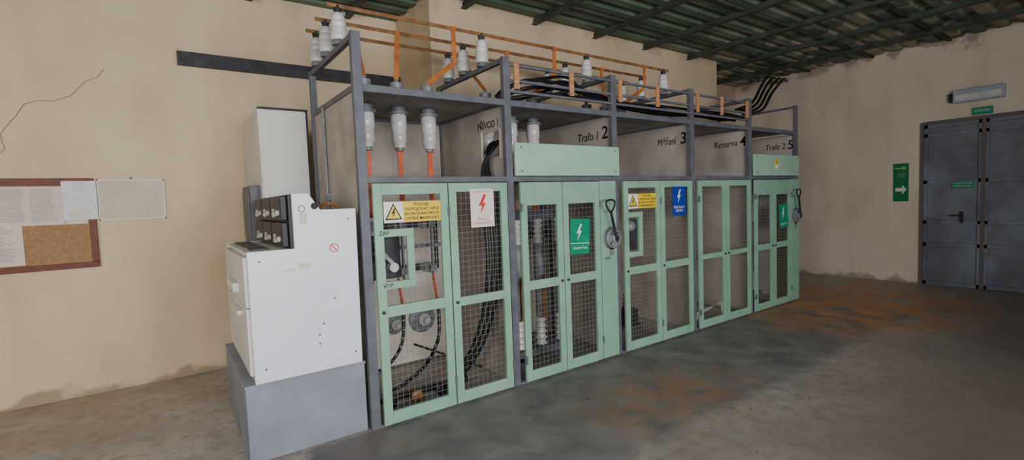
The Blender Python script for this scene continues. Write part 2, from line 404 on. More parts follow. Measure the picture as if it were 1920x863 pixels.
for i in range(5):
    xa,xb=X[i],X[i+1]
    c=thing('switchgear_cubicle',labels[i],'electrical cabinet',((xa+xb)/2,D/2,0),group='row of green-doored switchgear cubicles');cubs.append(c)
    pw=0.033
    b=B()
    x0=xa
    b.box(x0-pw,x0+pw,0,0.05,0,Z3)
    b.box(x0-0.025,x0+0.025,D-0.05,D,0,Z3)
    b.box(x0-0.02,x0+0.02,0.05,D-0.05,Z3-0.04,Z3)
    b.box(x0-0.02,x0+0.02,0.05,D-0.05,Z2-0.03,Z2+0.01)
    b.box(x0+pw,xb-pw,0,0.05,Z1-0.022,Z1+0.022)
    b.box(x0+pw,xb-pw,-0.002,0.05,Z2-0.045,Z2+0.006)
    b.box(x0+pw,xb-pw,D-0.05,D,Z2-0.04,Z2)
    b.box(x0+pw,xb-pw,0,0.05,0.0,0.02)
    if i==4:
        b.box(xb-pw+0.01,xb+pw-0.01,0,0.05,0,Z3+0.02);b.box(xb-0.02,xb+0.02,D-0.04,D,0,Z3+0.02);b.box(xb-0.015,xb+0.015,0.05,D-0.04,Z3-0.02,Z3+0.01)
    mk('frame',b,M['grey'],c,bevel=0.003,label='grey-painted angle iron frame')
    if i in (1,2,3):
        b=B()
        for z in (2.52,2.61,2.74): b.box(xa+pw,xb-pw,0.0,0.02,z-0.011,z+0.011)
        mk('cable_rack',b,M['grey'],c)
        xs={1:(1.345,1.97),2:(2.62,3.2),3:(3.92,4.41,4.98)}[i]
        for x in xs:
            mk('cable_clamp',B().box(x-0.025,x+0.025,-0.018,-0.001,2.54,2.755).cyl((x,-0.022,2.56),(x,-0.018,2.56),0.008).cyl((x,-0.022,2.73),(x,-0.018,2.73),0.008),M['wood'],c,bevel=0.002,label='orange wooden cable clamp')
    mk('shelf',B().box(xa+0.01,xb-0.034,0.05,D-0.05,Z2-0.012,Z2),M['shelf'],c)
    def part(x):
        if abs(x-X[1])<1e-3:
            b=B().box(x-0.004,x+0.004,0.05,0.13,1.2,Z2-0.03).box(x-0.004,x+0.004,0.41,D-0.05,1.2,Z2-0.03).box(x-0.004,x+0.004,0.13,0.41,1.2,1.99).box(x-0.004,x+0.004,0.13,0.41,2.21,Z2-0.03).box(x-0.004,x+0.004,0.05,D-0.05,0.02,1.2)
        else: b=B().box(x-0.004,x+0.004,0.05,D-0.05,0.02,Z2-0.03)
        mk('side_panel',b,M['panel'],c,label='taupe sheet partition panel')
    part(xa)
    if i==4: part(xb)
    mk('rear_panel',B().box(xa+0.02,xb-0.034,D-0.045,D-0.037,Z1,Z2-0.04),M['panel'],c)
    mk('rear_panel',B().box(xa+0.02,xb-0.034,D-0.045,D-0.037,0.02,Z1),M['panelb'],c,label='light beige rear board')
mk('conduit',B().cyl((-0.02,0.85,1.5),(-0.02,0.85,2.42),0.012).box(-0.035,-0.004,0.82,0.88,1.66,1.72),M['cast'],cubs[0],label='thin vertical conduit on side panel')
d1=door(cubs[0],0.05,0.635,hole=(0.06,0.34,1.0,1.43),m0=0.80,m1=0.88,knob='l',top=0.08)
door(cubs[0],0.645,1.19,m0=0.79,m1=0.86,knob='l')
for c,(a,m,z) in ((cubs[1],(1.33,1.795,2.27)),(cubs[4],(5.125,5.60,6.09))):
    door(c,a,m,top=0.20,m0=0.82,m1=0.90,knob='r');door(c,m+0.008,z,top=0.20,m0=0.82,m1=0.90,knob='l')
door(cubs[2],2.615,3.185,hole=(2.625,2.89,0.98,1.44),knob='l');door(cubs[2],3.195,3.76,knob='l')
door(cubs[3],3.885,4.445,knob='r',m0=0.83,m1=0.89);door(cubs[3],4.455,5.02,knob='l',m0=0.83,m1=0.89)
mk('filler_panel',B().box(2.28,2.50,-0.03,-0.002,0.02,1.76),M['green'],cubs[1],bevel=0.004,label='solid green filler panel')
mk('filler_panel',B().box(6.10,6.335,-0.03,-0.002,0.02,1.76),M['green'],cubs[4],bevel=0.004,label='solid green filler panel')
for c,xa,xb in ((cubs[1],1.29,2.56),(cubs[4],5.115,6.335)):
    o=mk('upper_cover_panel',B().box(xa,xb,-0.03,-0.003,Z1+0.025,2.09),M['greenl'],c,bevel=0.004,label='plain light green sheet cover panel')
    for x in (xa+0.06,xb-0.06):
        for z in (1.85,2.05): mk('screw',B().cyl((x,-0.036,z),(x,-0.03,z),0.008,seg=8),M['grey'],o)
text('ZAP',face('F',(0.115,-0.0352,1.403)),0,0,0.042,M['ink'],d1)
text('VYP',face('F',(0.125,-0.0352,1.027)),0,0,0.042,M['ink'],d1)
text('VYP',face('F',(2.36,-0.031,1.0)),0,0,0.045,M['ink'],cubs[1])
def divtext(i,s,num,y0,y1,z,yn,zn,h=0.10,cub=None):
    text(s,face('S',(X[i]-0.005,(y0+y1)/2,z)),0,0,h,M['ink'],cub,width=abs(y1-y0),label='hand-painted black lettering',bold=0.0,shear=0.15)
    text(num,face('S',(X[i]-0.005,yn,zn)),0,0,h*1.5,M['ink'],cub,bold=0.01,shear=0.05)
divtext(2,'Trafo 1','2',0.52,0.22,2.235,0.13,2.25,0.12,cubs[2])
divtext(3,'Měření','3',0.49,0.22,2.235,0.12,2.25,0.125,cubs[3])
divtext(4,'Rezerva','4',0.51,0.18,2.25,0.10,2.26,0.12,cubs[4])
divtext(5,'Trafo 2','5',0.45,0.17,2.25,0.09,2.26,0.12,cubs[4])
fn=face('S',(X[1]-0.006,0.30,2.275))
o=mk('name_plate',rbox(B(),fn,-0.18,0.18,-0.04,0.04,0,0.004),M['panel'],cubs[1],label='small name plate above the cable cutout')
text('PŘÍVOD 1',fn,0,0,0.085,M['ink'],o,n=0.005,width=0.33,bold=0.01)
for ya in (0.11,0.41): mk('cutout_frame',B().box(X[1]-0.012,X[1]-0.004,ya,ya+0.02,1.97,2.23),M['paper'],cubs[1])

# ------------------------------------------------------------------ insulators & busbars
def ribs(r0,r1,z0,z1,n,d=0.014):
    p=[]
    for i in range(n):
        t=i/n;t2=(i+1)/n;r=r0+(r1-r0)*t;za=z0+(z1-z0)*t;zb=z0+(z1-z0)*t2
        p+=[(r-d,za),(r,za+(zb-za)*0.2),(r,za+(zb-za)*0.35),(r-d,za+(zb-za)*0.8)]
    return p
def post_ins(loc):
    x,y,z=loc
    t=thing('post_insulator','white porcelain post insulator carrying busbars on top rail','insulator',loc,group='porcelain insulators on top of the switchgear')
    mk('metal_base',B().lathe([(0.05,0),(0.05,0.02),(0.04,0.035)],(x,y,z)),M['cast'],t,smooth=True)
    mk('porcelain_body',B().lathe([(0.052,0.035),(0.058,0.05),(0.058,0.12),(0.05,0.13),(0.056,0.14),(0.055,0.17),(0.046,0.18),(0.05,0.19),(0.046,0.22),(0.03,0.235)],(x,y,z)),M['porc'],t,smooth=True)
    mk('metal_cap',B().lathe([(0.028,0.23),(0.026,0.265),(0.012,0.27),(0.010,0.295)],(x,y,z)).box(x-0.03,x+0.03,y-0.012,y+0.012,z+0.262,z+0.274),M['dgrey'],t,smooth=True)
    return t
YB=[0.37,0.70,1.00]
pi=post_ins((0,YB[0],Z3))
for i in range(4):
    for j,y in enumerate(YB):
        if i==0 and j==0: continue
        copy_thing(pi,(X[i] if i<3 else 3.80,y,Z3))
ZB=3.088
def busbar(y,drops,lab):
    t=thing('busbar',lab,'busbar',(1.9,y,ZB),group='busbars over the switchgear')
    mk('rail',B().box(-0.08,3.9,y-0.005,y+0.005,ZB-0.014,ZB+0.014),M['brown'],t,bevel=0.001)
    for pts in drops:
        b=B()
        for a,c in zip(pts,pts[1:]): b.bar(a,c,0.042,0.006,up=(0,1,0))
        b.box(pts[0][0]-0.022,pts[0][0]+0.022,y-0.011,y+0.011,ZB-0.018,ZB+0.018)
        mk('down_conductor',b,M['copper'],t,label='flat orange-painted connecting strip')
ZT=2.66;YS=0.6
BX=[[0.25,0.53,0.81],[1.42,1.70,1.98],[2.75,3.03,3.31]]
busbar(YB[0],[[(0.97,.37,ZB),(0.97,.37,2.80),(0.82,YS,ZT)],[(2.1,.37,ZB),(2.1,.37,2.85),(1.98,YS,ZT)],[(3.46,.37,ZB),(3.46,.37,2.85),(3.31,YS,ZT)]],'long brown flat busbar above the cubicle shelves')
busbar(YB[1],[[(0.60,.70,ZB),(0.53,YS,ZT)],[(1.76,.70,ZB),(1.70,YS,ZT)],[(3.10,.70,ZB),(3.03,YS,ZT)]],'long brown flat busbar on porcelain post insulators')
busbar(YB[2],[[(0.33,1.0,ZB),(0.25,YS,ZT)],[(1.36,1.0,ZB),(1.42,YS,ZT)],[(2.7,1.0,ZB),(2.75,YS,ZT)]],'long brown flat busbar with orange connecting strips')
def bushing(loc,lower=True):
    x,y,z=loc
    if lower: t=thing('bushing_insulator','porcelain bushing passing through the cubicle shelf with metal cap','insulator',loc,group='bushings through the cubicle shelves')
    else: t=thing('shelf_insulator','short porcelain insulator standing on the cubicle shelf','insulator',loc,group='short insulators on the shelf of cubicle 3')
    mk('upper_porcelain',B().lathe([(0.05,0.0),(0.05,0.06),(0.045,0.08),(0.05,0.09),(0.05,0.13),(0.042,0.15)],(x,y,z)),M['porc'],t,smooth=True)
    mk('metal_cap',B().lathe([(0.052,0.15),(0.055,0.16),(0.055,0.19),(0.02,0.20),(0.015,0.22)],(x,y,z)),M['cast'],t,smooth=True)
    if lower:
        mk('mounting_flange',B().lathe([(0.085,-0.075),(0.085,-0.055),(0.06,-0.05),(0.06,-0.013)],(x,y,z)),M['cast'],t,smooth=True)
        mk('lower_porcelain',B().lathe([(0.060,-0.075),(0.068,-0.085),(0.068,-0.20),(0.060,-0.21),(0.060,-0.225),(0.063,-0.23),(0.063,-0.30),(0.056,-0.31),(0.052,-0.355),(0.03,-0.36)][::-1],(x,y,z)),M['porc'],t,smooth=True)
        mk('metal_tip',B().lathe([(0.025,-0.385),(0.035,-0.38),(0.035,-0.358)],(x,y,z)),M['cast'],t,smooth=True)
    return t
bu=bushing((BX[0][0],YS,Z2));sh=bushing((BX[2][0],YS,Z2),False)
for i in range(3):
    for j in range(3):
        if j==0 and i in (0,2): continue
        copy_thing(bu if i<2 else sh,(BX[i][j],YS,Z2))
def conductor(x,y,z1,z0,m,lab,w=0.045):
    o=mk('contact_strip',B().box(x-w/2,x+w/2,y-0.005,y+0.005,z0,z1).box(x-w/2-0.004,x+w/2+0.004,y-0.016,y+0.006,z0,z0+0.05).cyl((x,y-0.024,z0+0.025),(x,y-0.016,z0+0.025),0.012,seg=6),m,bevel=0.001)
    return tag(o,lab,'busbar',group='vertical strips below the bushings')
for x in BX[0]: conductor(x,YS,2.056,1.50,M['redbar'],'red-orange flat strip hanging from bushing inside cubicle')
for x in BX[1][1:]: conductor(x,YS,2.056,1.50,M['redbar'],'red-orange flat strip hanging from bushing inside cubicle')
# ------------------------------------------------------------------ switch devices
def small_ins(b,p,d,L=0.12,r=0.034):
    prof=[(r,0)]+ribs(r,r*0.9,0.005,L,4,0.009)+[(r*0.7,L)]
    b.lathe(prof,p,d,16);return b
def lbs(xs,y,zt,zb,lab):
    t=thing('disconnector_switch',lab,'electrical switch',((xs[0]+xs[-1])/2,y,zb-0.05))
    xl,xr=xs[0]-0.14,xs[-1]+0.14
    b=B()
    for z in (zt,zb): b.box(xl,xr,y+0.02,y+0.06,z-0.03,z+0.03)
    b.box(xl,xl+0.03,y+0.02,y+0.05,zb,zt).box(xr-0.03,xr,y+0.02,y+0.05,zb,zt)
    mk('steel_frame',b,M['dgrey'],t,bevel=0.002)
    mk('drive_shaft',B().cyl((xl-0.02,y-0.02,(zt+zb)/2),(xr+0.02,y-0.02,(zt+zb)/2),0.015),M['cast'],t,smooth=True)
    for x in xs:
        for z in (zt,zb): mk('insulator',small_ins(B(),(x,y+0.02,z),(0,-1,0),0.13,0.05),M['porc'],t,smooth=True)
        mk('blade',B().box(x-0.008,x+0.008,y-0.15,y-0.115,zb-0.07,zt+0.05).box(x-0.03,x+0.03,y-0.155,y-0.11,zt-0.03,zt+0.03).box(x-0.03,x+0.03,y-0.155,y-0.11,zb-0.03,zb+0.03),M['cast'],t,bevel=0.002)
    return t
lbs(BX[0],0.78,1.42,1.02,'three-pole disconnector switch with porcelain insulators on dark frame')
t=thing('operating_mechanism','dark lever mechanism behind the square door opening','switch mechanism',(0.18,0.12,1.05))
mk('base_plate',B().box(0.06,0.30,0.14,0.15,1.05,1.38),M['dgrey'],t,bevel=0.003)
mk('lever',B().bar((0.10,0.10,1.30),(0.24,0.08,1.14),0.02,0.03).cyl((0.10,0.06,1.30),(0.10,0.14,1.30),0.03),M['cast'],t,bevel=0.002)
mk('cam_wheel',B().cyl((0.22,0.07,1.14),(0.22,0.14,1.14),0.035),M['porc'],t,smooth=True)
mk('support_arm',B().box(0.04,0.08,0.05,0.75,1.2,1.24).box(0.04,0.08,0.12,0.16,1.05,1.24),M['dgrey'],t)
for x,r in ((0.62,0.105),(0.92,0.14)):
    t=thing('wall_bushing_flange','round grey metal flange on the rear board','flange',(x,D-0.05,0.43-r),group='round flanges on the rear board')
    mk('flange_disc',B().lathe([(r,0),(r,0.02),(r*0.8,0.03)],(x,D-0.046,0.44),(0,-1,0),28),M['cast'],t,smooth=True)
    mk('flange_hub',B().lathe([(r*0.45,0.03),(r*0.45,0.08),(r*0.25,0.10),(r*0.2,0.14)],(x,D-0.046,0.44),(0,-1,0)),M['porc'],t,smooth=True)
def cable(pts,r,lab='black insulated power cable',m='cable',group='black power cables',name='power_cable'):
    return tag(mk(name,B().tube(pts,r),M[m],smooth=True),lab,'cable',group)
for x in (0.47,0.80):
    tag(mk('power_cable',B().tube([(x,0.63,0.97),(x,0.60,0.85),(x,0.56,0.71)],0.012),M['redbar'],smooth=True),'short red cable tail below disconnector switch','cable','red cable tails')
def banded(pts,r):
    o=cable(pts,r,'black cable with pale bands curving behind the mesh door')
    P=[Vector(p) for p in pts]
    for i in range(len(P)-1):
        for t in (0.3,0.75):
            p0,p1,p2,p3=P[max(i-1,0)],P[i],P[i+1],P[min(i+2,len(P)-1)];d=(P[i+1]-P[i]).normalized()
            q=0.5*((2*p1)+(p2-p0)*t+(2*p0-5*p1+4*p2-p3)*t*t+(3*p1-p0-3*p2+p3)*t**3)
            mk('tape_band',B().cyl(q-d*0.006,q+d*0.006,r*1.12,seg=12),M['cast'],o,smooth=True)
banded([(.47,.56,.705),(.46,.54,.58),(.42,.5,.44),(.32,.45,.33),(.14,.40,.25)],0.014)
banded([(.80,.56,.705),(.79,.53,.56),(.75,.49,.40),(.60,.42,.24),(.38,.35,.15),(.16,.30,.11)],0.016)
for k in range(3):
    dx=-0.055*k
    cable([(1.34,0.36-0.06*k,2.14),(1.25+dx*0.1,0.33-0.06*k,2.07),(1.19+dx*0.7,0.24-0.02*k,1.90),(1.18+dx,0.16,1.65),(1.18+dx,0.12,1.13),(1.16+dx,0.18,0.7),(1.11+dx,0.32,0.33),(1.0+dx,0.5,0.02)],0.016,'black cable running down beside the partition')
t=thing('floor_clamp_bar','black cable support bar with clamps near the floor','cable support',(0.45,0.35,0.0))
mk('support_bar',B().box(0.08,0.95,0.33,0.37,0.03,0.07).box(0.10,0.14,0.33,0.37,0,0.03).box(0.88,0.92,0.33,0.37,0,0.03),M['black'],t,bevel=0.002)
for x in (0.2,0.42,0.64): mk('cable_clamp',B().lathe([(0.035,0),(0.05,0.01),(0.05,0.04),(0.035,0.05)],(x,0.22,0.06),(0,1,0)),M['brown'] if x==0.42 else M['black'],t,smooth=True)
mk('brace_rod',B().cyl((0.70,0.9,0.28),(1.2,0.5,0.05),0.01),M['black'],t)
def breaker(xa,y,lab):
    t=thing('circuit_breaker',lab,'circuit breaker',(xa+0.35,y,0.0))
    mk('carriage',B().box(xa,xa+0.75,y,y+0.4,0.06,0.12).box(xa+0.02,xa+0.06,y+0.3,y+0.34,0.12,1.5).box(xa+0.7,xa+0.74,y+0.3,y+0.34,0.12,1.5).box(xa,xa+0.75,y+0.28,y+0.3,1.2,1.5),M['grey'],t,bevel=0.003)
    for dx in (0.1,0.37,0.64):
        mk('pole_insulator',B().lathe(ribs(0.06,0.055,0.12,0.42,5,0.016),(xa+dx,y+0.1,0)),M['porc'],t,smooth=True)
        mk('pole_insulator',B().lathe(ribs(0.055,0.05,1.16,1.42,5,0.014),(xa+dx,y+0.1,0)),M['porc'],t,smooth=True)
        mk('pole_tube',B().lathe([(0.04,0.42),(0.045,0.44),(0.045,0.80),(0.055,0.82),(0.055,1.14),(0.04,1.16)],(xa+dx,y+0.1,0)),M['cast'] ,t,smooth=True)
        mk('pole_strap',B().box(xa+dx-0.015,xa+dx+0.015,y+0.03,y+0.055,0.42,0.85),M['brown'],t)
    for dx in (0.08,0.64):
        for dy in (0.05,0.35): mk('wheel',B().cyl((xa+dx,y+dy,0.04),(xa+dx+0.03,y+dy,0.04),0.04),M['dgrey'],t)
breaker(1.55,0.4,'three-pole circuit breaker on grey carriage inside cubicle 2')
breaker(5.35,0.4,'three-pole circuit breaker on grey carriage inside cubicle 5')
for x in (2.90,3.2,3.5):
    t=thing('voltage_transformer','dark block measuring transformer with short insulator and red terminal','transformer',(x,0.75,0.0),group='measuring transformers in cubicle 3')
    mk('core_body',B().box(x-0.1,x+0.1,0.65,0.85,0,0.2).box(x-0.12,x+0.12,0.63,0.87,0,0.02),M['dgrey'],t,bevel=0.01)
    mk('insulator',B().lathe(ribs(0.055,0.04,0.2,0.4,4,0.014),(x,0.75,0)),M['frame_wood'],t,smooth=True)
    mk('terminal',B().cyl((x,0.75,0.39),(x,0.75,0.44),0.015),M['red'],t)
o=mk('mounting_rail',B().box(3.86,5.04,D-0.10,D-0.05,1.30,1.34),M['dgrey']);tag(o,'dark steel cross rail on rear board of cubicle 4','rail','cross rails in the cubicles')
o=mk('mounting_rail',B().box(2.57,3.79,D-0.10,D-0.05,1.30,1.34),M['dgrey']);tag(o,'dark steel cross rail on rear board of cubicle 3','rail','cross rails in the cubicles')
o=mk('grounding_rod',B().cyl((4.0,0.12,0.14),(4.9,0.3,0.14),0.018).cyl((4.85,0.29,0.14),(4.85,0.29,0.0),0.015).cyl((4.05,0.13,0.14),(4.05,0.13,0.0),0.015),M['porc'],smooth=True);tag(o,'white rod lying on low supports behind mesh','rod')
# cables in top rack
for k in range(6):
    r_=random.random
    y=0.07+0.05*k;z=2.52+0.025*(k%3)
    cable([(1.30+0.03*k,y+0.15,2.48+0.02*k),(1.55,y,z+0.05*(k%3)),(1.95+0.05*k,y+0.03,z+0.05+0.04*k),(2.45,y+0.02,z+0.04+0.02*k),(2.9,y,z+0.03*r_()),(3.5,y+0.02,z+0.06*r_()),(4.2,y,z+0.05*r_()),(4.8,y,z+0.05*r_()),(5.15,y+0.03,z+0.04)],0.015,'black cable lying along the top rack')
for k in range(4):
    cable([(5.1,0.06+0.05*k,2.60+0.03*k),(5.7,0.16+0.05*k,2.74+0.04*k),(6.34,0.36+0.05*k,3.05+0.05*k),(7.4,0.75+0.07*k,3.40+0.05*k),(8.3,1.1+0.08*k,3.66+0.02*k),(8.84,1.3+0.1*k,3.72)],0.020,'black cable rising from rack to the ceiling corner')

# ------------------------------------------------------------------ rotary drives
def op_handle(x,lab,zb=1.20):
    t=thing('rotary_drive',lab,'switch drive',(x+0.08,-0.03,zb-0.1),group='rotary drives on the filler panels')
    cx=x+0.09
    mk('mounting_plate',B().lathe([(0.115,0),(0.115,0.006)],(cx,-0.031,zb),(0,-1,0),32).box(cx-0.03,cx+0.03,-0.037,-0.031,zb-0.17,zb+0.02),M['cast'],t,bevel=0.001)
    mk('gear_housing',B().lathe([(0.095,0),(0.10,0.008),(0.10,0.030),(0.088,0.038),(0.080,0.032),(0.045,0.034),(0.043,0.055),(0.028,0.062)],(cx,-0.037,zb),(0,-1,0),32),M['cast'],t,smooth=True)
    for k in range(4):
        a=math.pi/4+k*math.pi/2
        mk('bolt',B().cyl((cx+0.065*math.cos(a),-0.076,zb+0.065*math.sin(a)),(cx+0.065*math.cos(a),-0.066,zb+0.065*math.sin(a)),0.008,seg=6),M['dgrey'],t)
    y=-0.105
    mk('shaft',B().bar((cx,y,zb-0.03),(x,y-0.01,zb+0.27),0.028,0.012).bar((cx-0.0,y+0.012,zb),(cx,y-0.012,zb),0.04,0.04),M['dgrey'],t,bevel=0.002)
    mk('grip',B().tube([(x,y-0.01,zb+0.26),(x-0.05,y-0.01,zb+0.31),(x-0.055,y-0.01,zb+0.36),(x,y-0.01,zb+0.375),(x+0.055,y-0.01,zb+0.36),(x+0.05,y-0.01,zb+0.31)],0.009,closed=True),M['black'],t,smooth=True,label='black D-shaped hand grip')
    return t
op_handle(2.33,'cast grey rotary drive with black D-shaped grip on green filler panel')
op_handle(6.13,'cast grey rotary drive with black grip on end filler panel',1.24)
o=thing('lever_drive','round grey lever drive in the square opening of cubicle 3','switch drive',(2.70,-0.02,1.2))
mk('drive_disc',B().lathe([(0.05,0),(0.055,0.02),(0.04,0.05),(0.02,0.06)],(2.72,0.0,1.30),(0,-1,0)),M['cast'],o,smooth=True)
mk('drive_bracket',B().box(2.66,2.84,0.0,0.02,1.05,1.36),M['dgrey'],o)

# ------------------------------------------------------------------ signs on doors
def sign(x0,x1,z0,z1,y,lab,base,tilt=0,fk='F',name='warning_sign',cat='sign',group=None):
    if fk=='F': org=((x0+x1)/2,y,(z0+z1)/2)
    else: org=(y,(x0+x1)/2,(z0+z1)/2)
    w=abs(x1-x0)/2;h=(z1-z0)/2
    fn=face(fk,org,tilt)
    t=thing(name,lab,cat,fn(0,-h,0),group)
    mk('sign_plate',B().poly(rect(-w,w,-h,h),fn,-0.002,0.001),M[base],t)
    return t,fn,w,h
def yellow(x0,x1,z0,z1,lab):
    t,fn,w,h=sign(x0,x1,z0,z1,-0.036,lab,'yellow')
    mk('white_field',rbox(B(),fn,-w,-w+2*h*0.95,-h,h,0.001,0.0016),M['swhite'],t)
    cx=-w+h*0.95;r=h*0.86
    mk('warning_triangle',B().poly([(cx-r,-h*0.72),(cx+r,-h*0.72),(cx,h*0.86)],fn,0.0016,0.0022),M['ink'],t)
    mk('warning_triangle_field',B().poly([(cx-r*0.78,-h*0.60),(cx+r*0.78,-h*0.60),(cx,h*0.66)],fn,0.0022,0.0028),M['yellow'],t)
    bolt(fn,cx,-h*0.52,h*0.9,M['ink'],t,n=0.0028)
    tx=(-w+2*h*0.95+w)/2;tw=w-(-w+2*h*0.95)
    L=['POZOR-','ODPOJOVAČ NENÍ','BLOKOVÁN PROTI','CHYBNÉ MANIPULACI']
    for i,s in enumerate(L):
        text(s,fn,tx,h*(0.68-0.45*i),h*0.42,M['ink'],t,n=0.0015,width=tw*(0.42 if i==0 else 0.9),bold=0.012)
yellow(0.12,0.565,1.475,1.625,'yellow and white warning sign with black lightning triangle')
yellow(2.67,3.11,1.475,1.625,'yellow and white warning sign with triangle on cubicle 3 door')
t,fn,w,h=sign(0.83,1.05,1.40,1.705,-0.036,'cream sign with red lightning bolt and red text','spink')
bolt(fn,0,-h*0.35,h*1.05,M['red'],t)
text('VYSOKÉ NAPĚTÍ',fn,0,h*0.85,h*0.16,M['red'],t,width=w*1.6)
text('Životu\nnebezpečno',fn,0,-h*0.68,h*0.2,M['red'],t,width=w*1.6)
t,fn,w,h=sign(1.875,2.115,1.085,1.41,-0.036,'green sign with white lightning bolt, hung on mesh door','sgreen',tilt=-0.04)
bolt(fn,-0.01,-h*0.25,h*0.95,M['swhite'],t);text('Uzemněno',fn,0,-h*0.66,h*0.24,M['swhite'],t,width=w*1.5)
mk('sign_line',rbox(B(),fn,-w,w,-h*0.42,-h*0.38,0.001,0.0015),M['swhite'],t)
mk('hanging_string',B().tube([fn(-w*0.8,h,0),fn(0,h*1.5,0.0),fn(w*0.8,h,0)],0.002,seg=6),M['ink'],t)
t,fn,w,h=sign(5.73,5.97,1.09,1.42,-0.040,'tilted green sign with white lightning bolt on mesh door','sgreen',tilt=0.10)
bolt(fn,-0.01,-h*0.25,h*0.95,M['swhite'],t);text('Uzemněno',fn,0,-h*0.66,h*0.24,M['swhite'],t,width=w*1.5)
t,fn,w,h=sign(3.385,3.62,1.37,1.69,-0.036,'blue sign with white lightning bolt and white text','sblue')
bolt(fn,0,-h*0.15,h*0.95,M['swhite'],t);text('PŘED PRACÍ\nUZEMNI',fn,0,-h*0.55,h*0.24,M['swhite'],t,width=w*1.6)
t,fn,w,h=sign(5.63,5.73,1.90,2.03,-0.033,'small yellow and white sticker on green cover panel','yellow',name='warning_sticker')
mk('white_field',rbox(B(),fn,-w,w,-h,-h*0.2,0.001,0.0016),M['swhite'],t);bolt(fn,0,-h*0.1,h*0.9,M['ink'],t)

# ------------------------------------------------------------------ right wall items
xr=XR
def arrow(fn,u,v,w,h,m,t):
    mk('arrow_symbol',B().poly([(u-w,v-h*0.18),(u+w*0.3,v-h*0.18),(u+w*0.2,v-h*0.5),(u+w,v),(u+w*0.2,v+h*0.5),(u+w*0.3,v+h*0.18),(u-w,v+h*0.18)],fn,0.001,0.002),m,t)
t,fn,w,h=sign(-0.61,-0.40,1.35,1.98,xr-0.002,'tall green exit sign with pale arrows on wall','sdgreen',fk='S',name='exit_direction_sign')
arrow(fn,0,h*0.74,w*0.8,h*0.20,M['pale'],t)
text('NOUZOVÝ\nVÝCHOD',fn,0,h*0.36,h*0.13,M['pale'],t,width=w*1.2)
arrow(fn,0,-h*0.38,w*0.72,h*0.52,M['swhite'],t)
t,fn,w,h=sign(-1.60,-1.37,2.625,2.735,xr-0.022,'small green exit sign above metal door','sgreen',fk='S',name='exit_sign')
text('VÝCHOD',fn,0,0,h*0.8,M['swhite'],t,width=w*1.5)
t,fn,w,h=sign(-1.40,-1.15,1.54,1.65,xr-0.003,'small green sign on weathered grey metal door','sgreen',fk='S',name='exit_sign')
text('NOUZOVÝ VÝCHOD',fn,0,h*0.35,h*0.45,M['swhite'],t,width=w*1.7);text('Průchod zakázán',fn,0,-h*0.4,h*0.4,M['swhite'],t,width=w*1.5)
t=thing('emergency_light','grey rectangular emergency light fixture on wall above door','light fixture',(xr-0.06,-1.44,2.8))
mk('housing',B().box(xr-0.10,xr,-1.73,-1.16,2.83,3.03),M['lamp'],t,bevel=0.015)
mk('lens_band',B().box(xr-0.106,xr-0.10,-1.70,-1.19,2.86,2.95),M['film'],t,bevel=0.002)
mk('end_cap',B().box(xr-0.05,xr,-1.16,-1.10,2.86,2.99),M['dgrey'],t)

# ------------------------------------------------------------------ back wall items
o=mk('wall_rail',B().box(-0.95,1.30,YW-0.05,YW,3.02,3.03).box(-0.95,1.30,YW-0.05,YW,3.14,3.15).box(-0.95,1.30,YW-0.055,YW-0.045,3.02,3.15).cyl((-0.90,YW-0.07,3.09),(-0.90,YW-0.05,3.09),0.02),M['dgrey'],bevel=0.002)
tag(o,'long dark steel channel fixed to the peach wall','steel rail')
t=thing('notice_board','brown-framed cork notice board with papers on peach wall','notice board',(-2.2,YW-0.02,1.15))
y0=YW-0.03
mk('frame',B().box(-2.78,-1.64,y0,YW,1.88,1.94).box(-2.78,-1.64,y0,YW,1.15,1.20).box(-2.78,-2.73,y0,YW,1.20,1.88).box(-1.69,-1.64,y0,YW,1.20,1.88),M['frame_wood'],t,bevel=0.003)
mk('cork_panel',B().box(-2.73,-1.69,YW-0.018,YW-0.002,1.20,1.88),M['cork'],t)
def paper(x0,x1,z0,z1,lab,lines=0,cols=1,n=0.02,m='paper',tilt=0):
    fn=face('F',((x0+x1)/2,YW-n,(z0+z1)/2),tilt);w=(x1-x0)/2;h=(z1-z0)/2
    t=thing('paper_notice',lab,'paper',fn(0,-h,0),group='papers on the notice board')
    mk('sheet',B().poly(rect(-w,w,-h,h),fn,-0.001,0.001),M[m],t)
    if lines:
        b=B()
        for c in range(cols):
            for i in range(lines):
                v=h*0.85-i*(1.7*h/lines);u0=-w*0.9+c*(1.8*w/cols);u1=u0+1.65*w/cols*(0.75+0.25*random.random())
                b.poly(rect(u0,u1,v-h*0.012,v+h*0.012),fn,0.001,0.0013)
        mk('printed_lines',b,M['inkg'],t)
    return t,fn,w,h
paper(-2.27,-1.85,1.54,1.87,'printed white sheets with columns of text',22,2)
paper(-1.845,-1.70,1.54,1.86,'blank white sheet pinned beside plastic sleeve')
paper(-2.71,-2.28,1.56,1.87,'printed white sheet with columns of text',22,2)
paper(-2.50,-2.12,1.21,1.55,'printed page with dense lines of text',20,1,n=0.023)
t,fn,w,h=paper(-1.855,-1.625,1.575,1.915,'folded paper inside a shiny clear plastic sleeve',0,1,n=0.0315,m='film')
mk('folded_sheet',B().poly([(-w*0.7,-h*0.9),(w*0.6,-h*0.9),(w*0.6,-h*0.4),(-w*0.7,-h*0.5)],fn,0.001,0.0016),M['paper'],t)
fn=face('F',(-1.375,YW-0.012,1.745),-0.0);w,h=0.245,0.185
t=thing('framed_chart','pale framed grid chart hung next to notice board','framed chart',fn(0,-h,0))
mk('sheet',B().poly(rect(-w,w,-h,h),fn,-0.010,0.001),M['gsheet'],t)
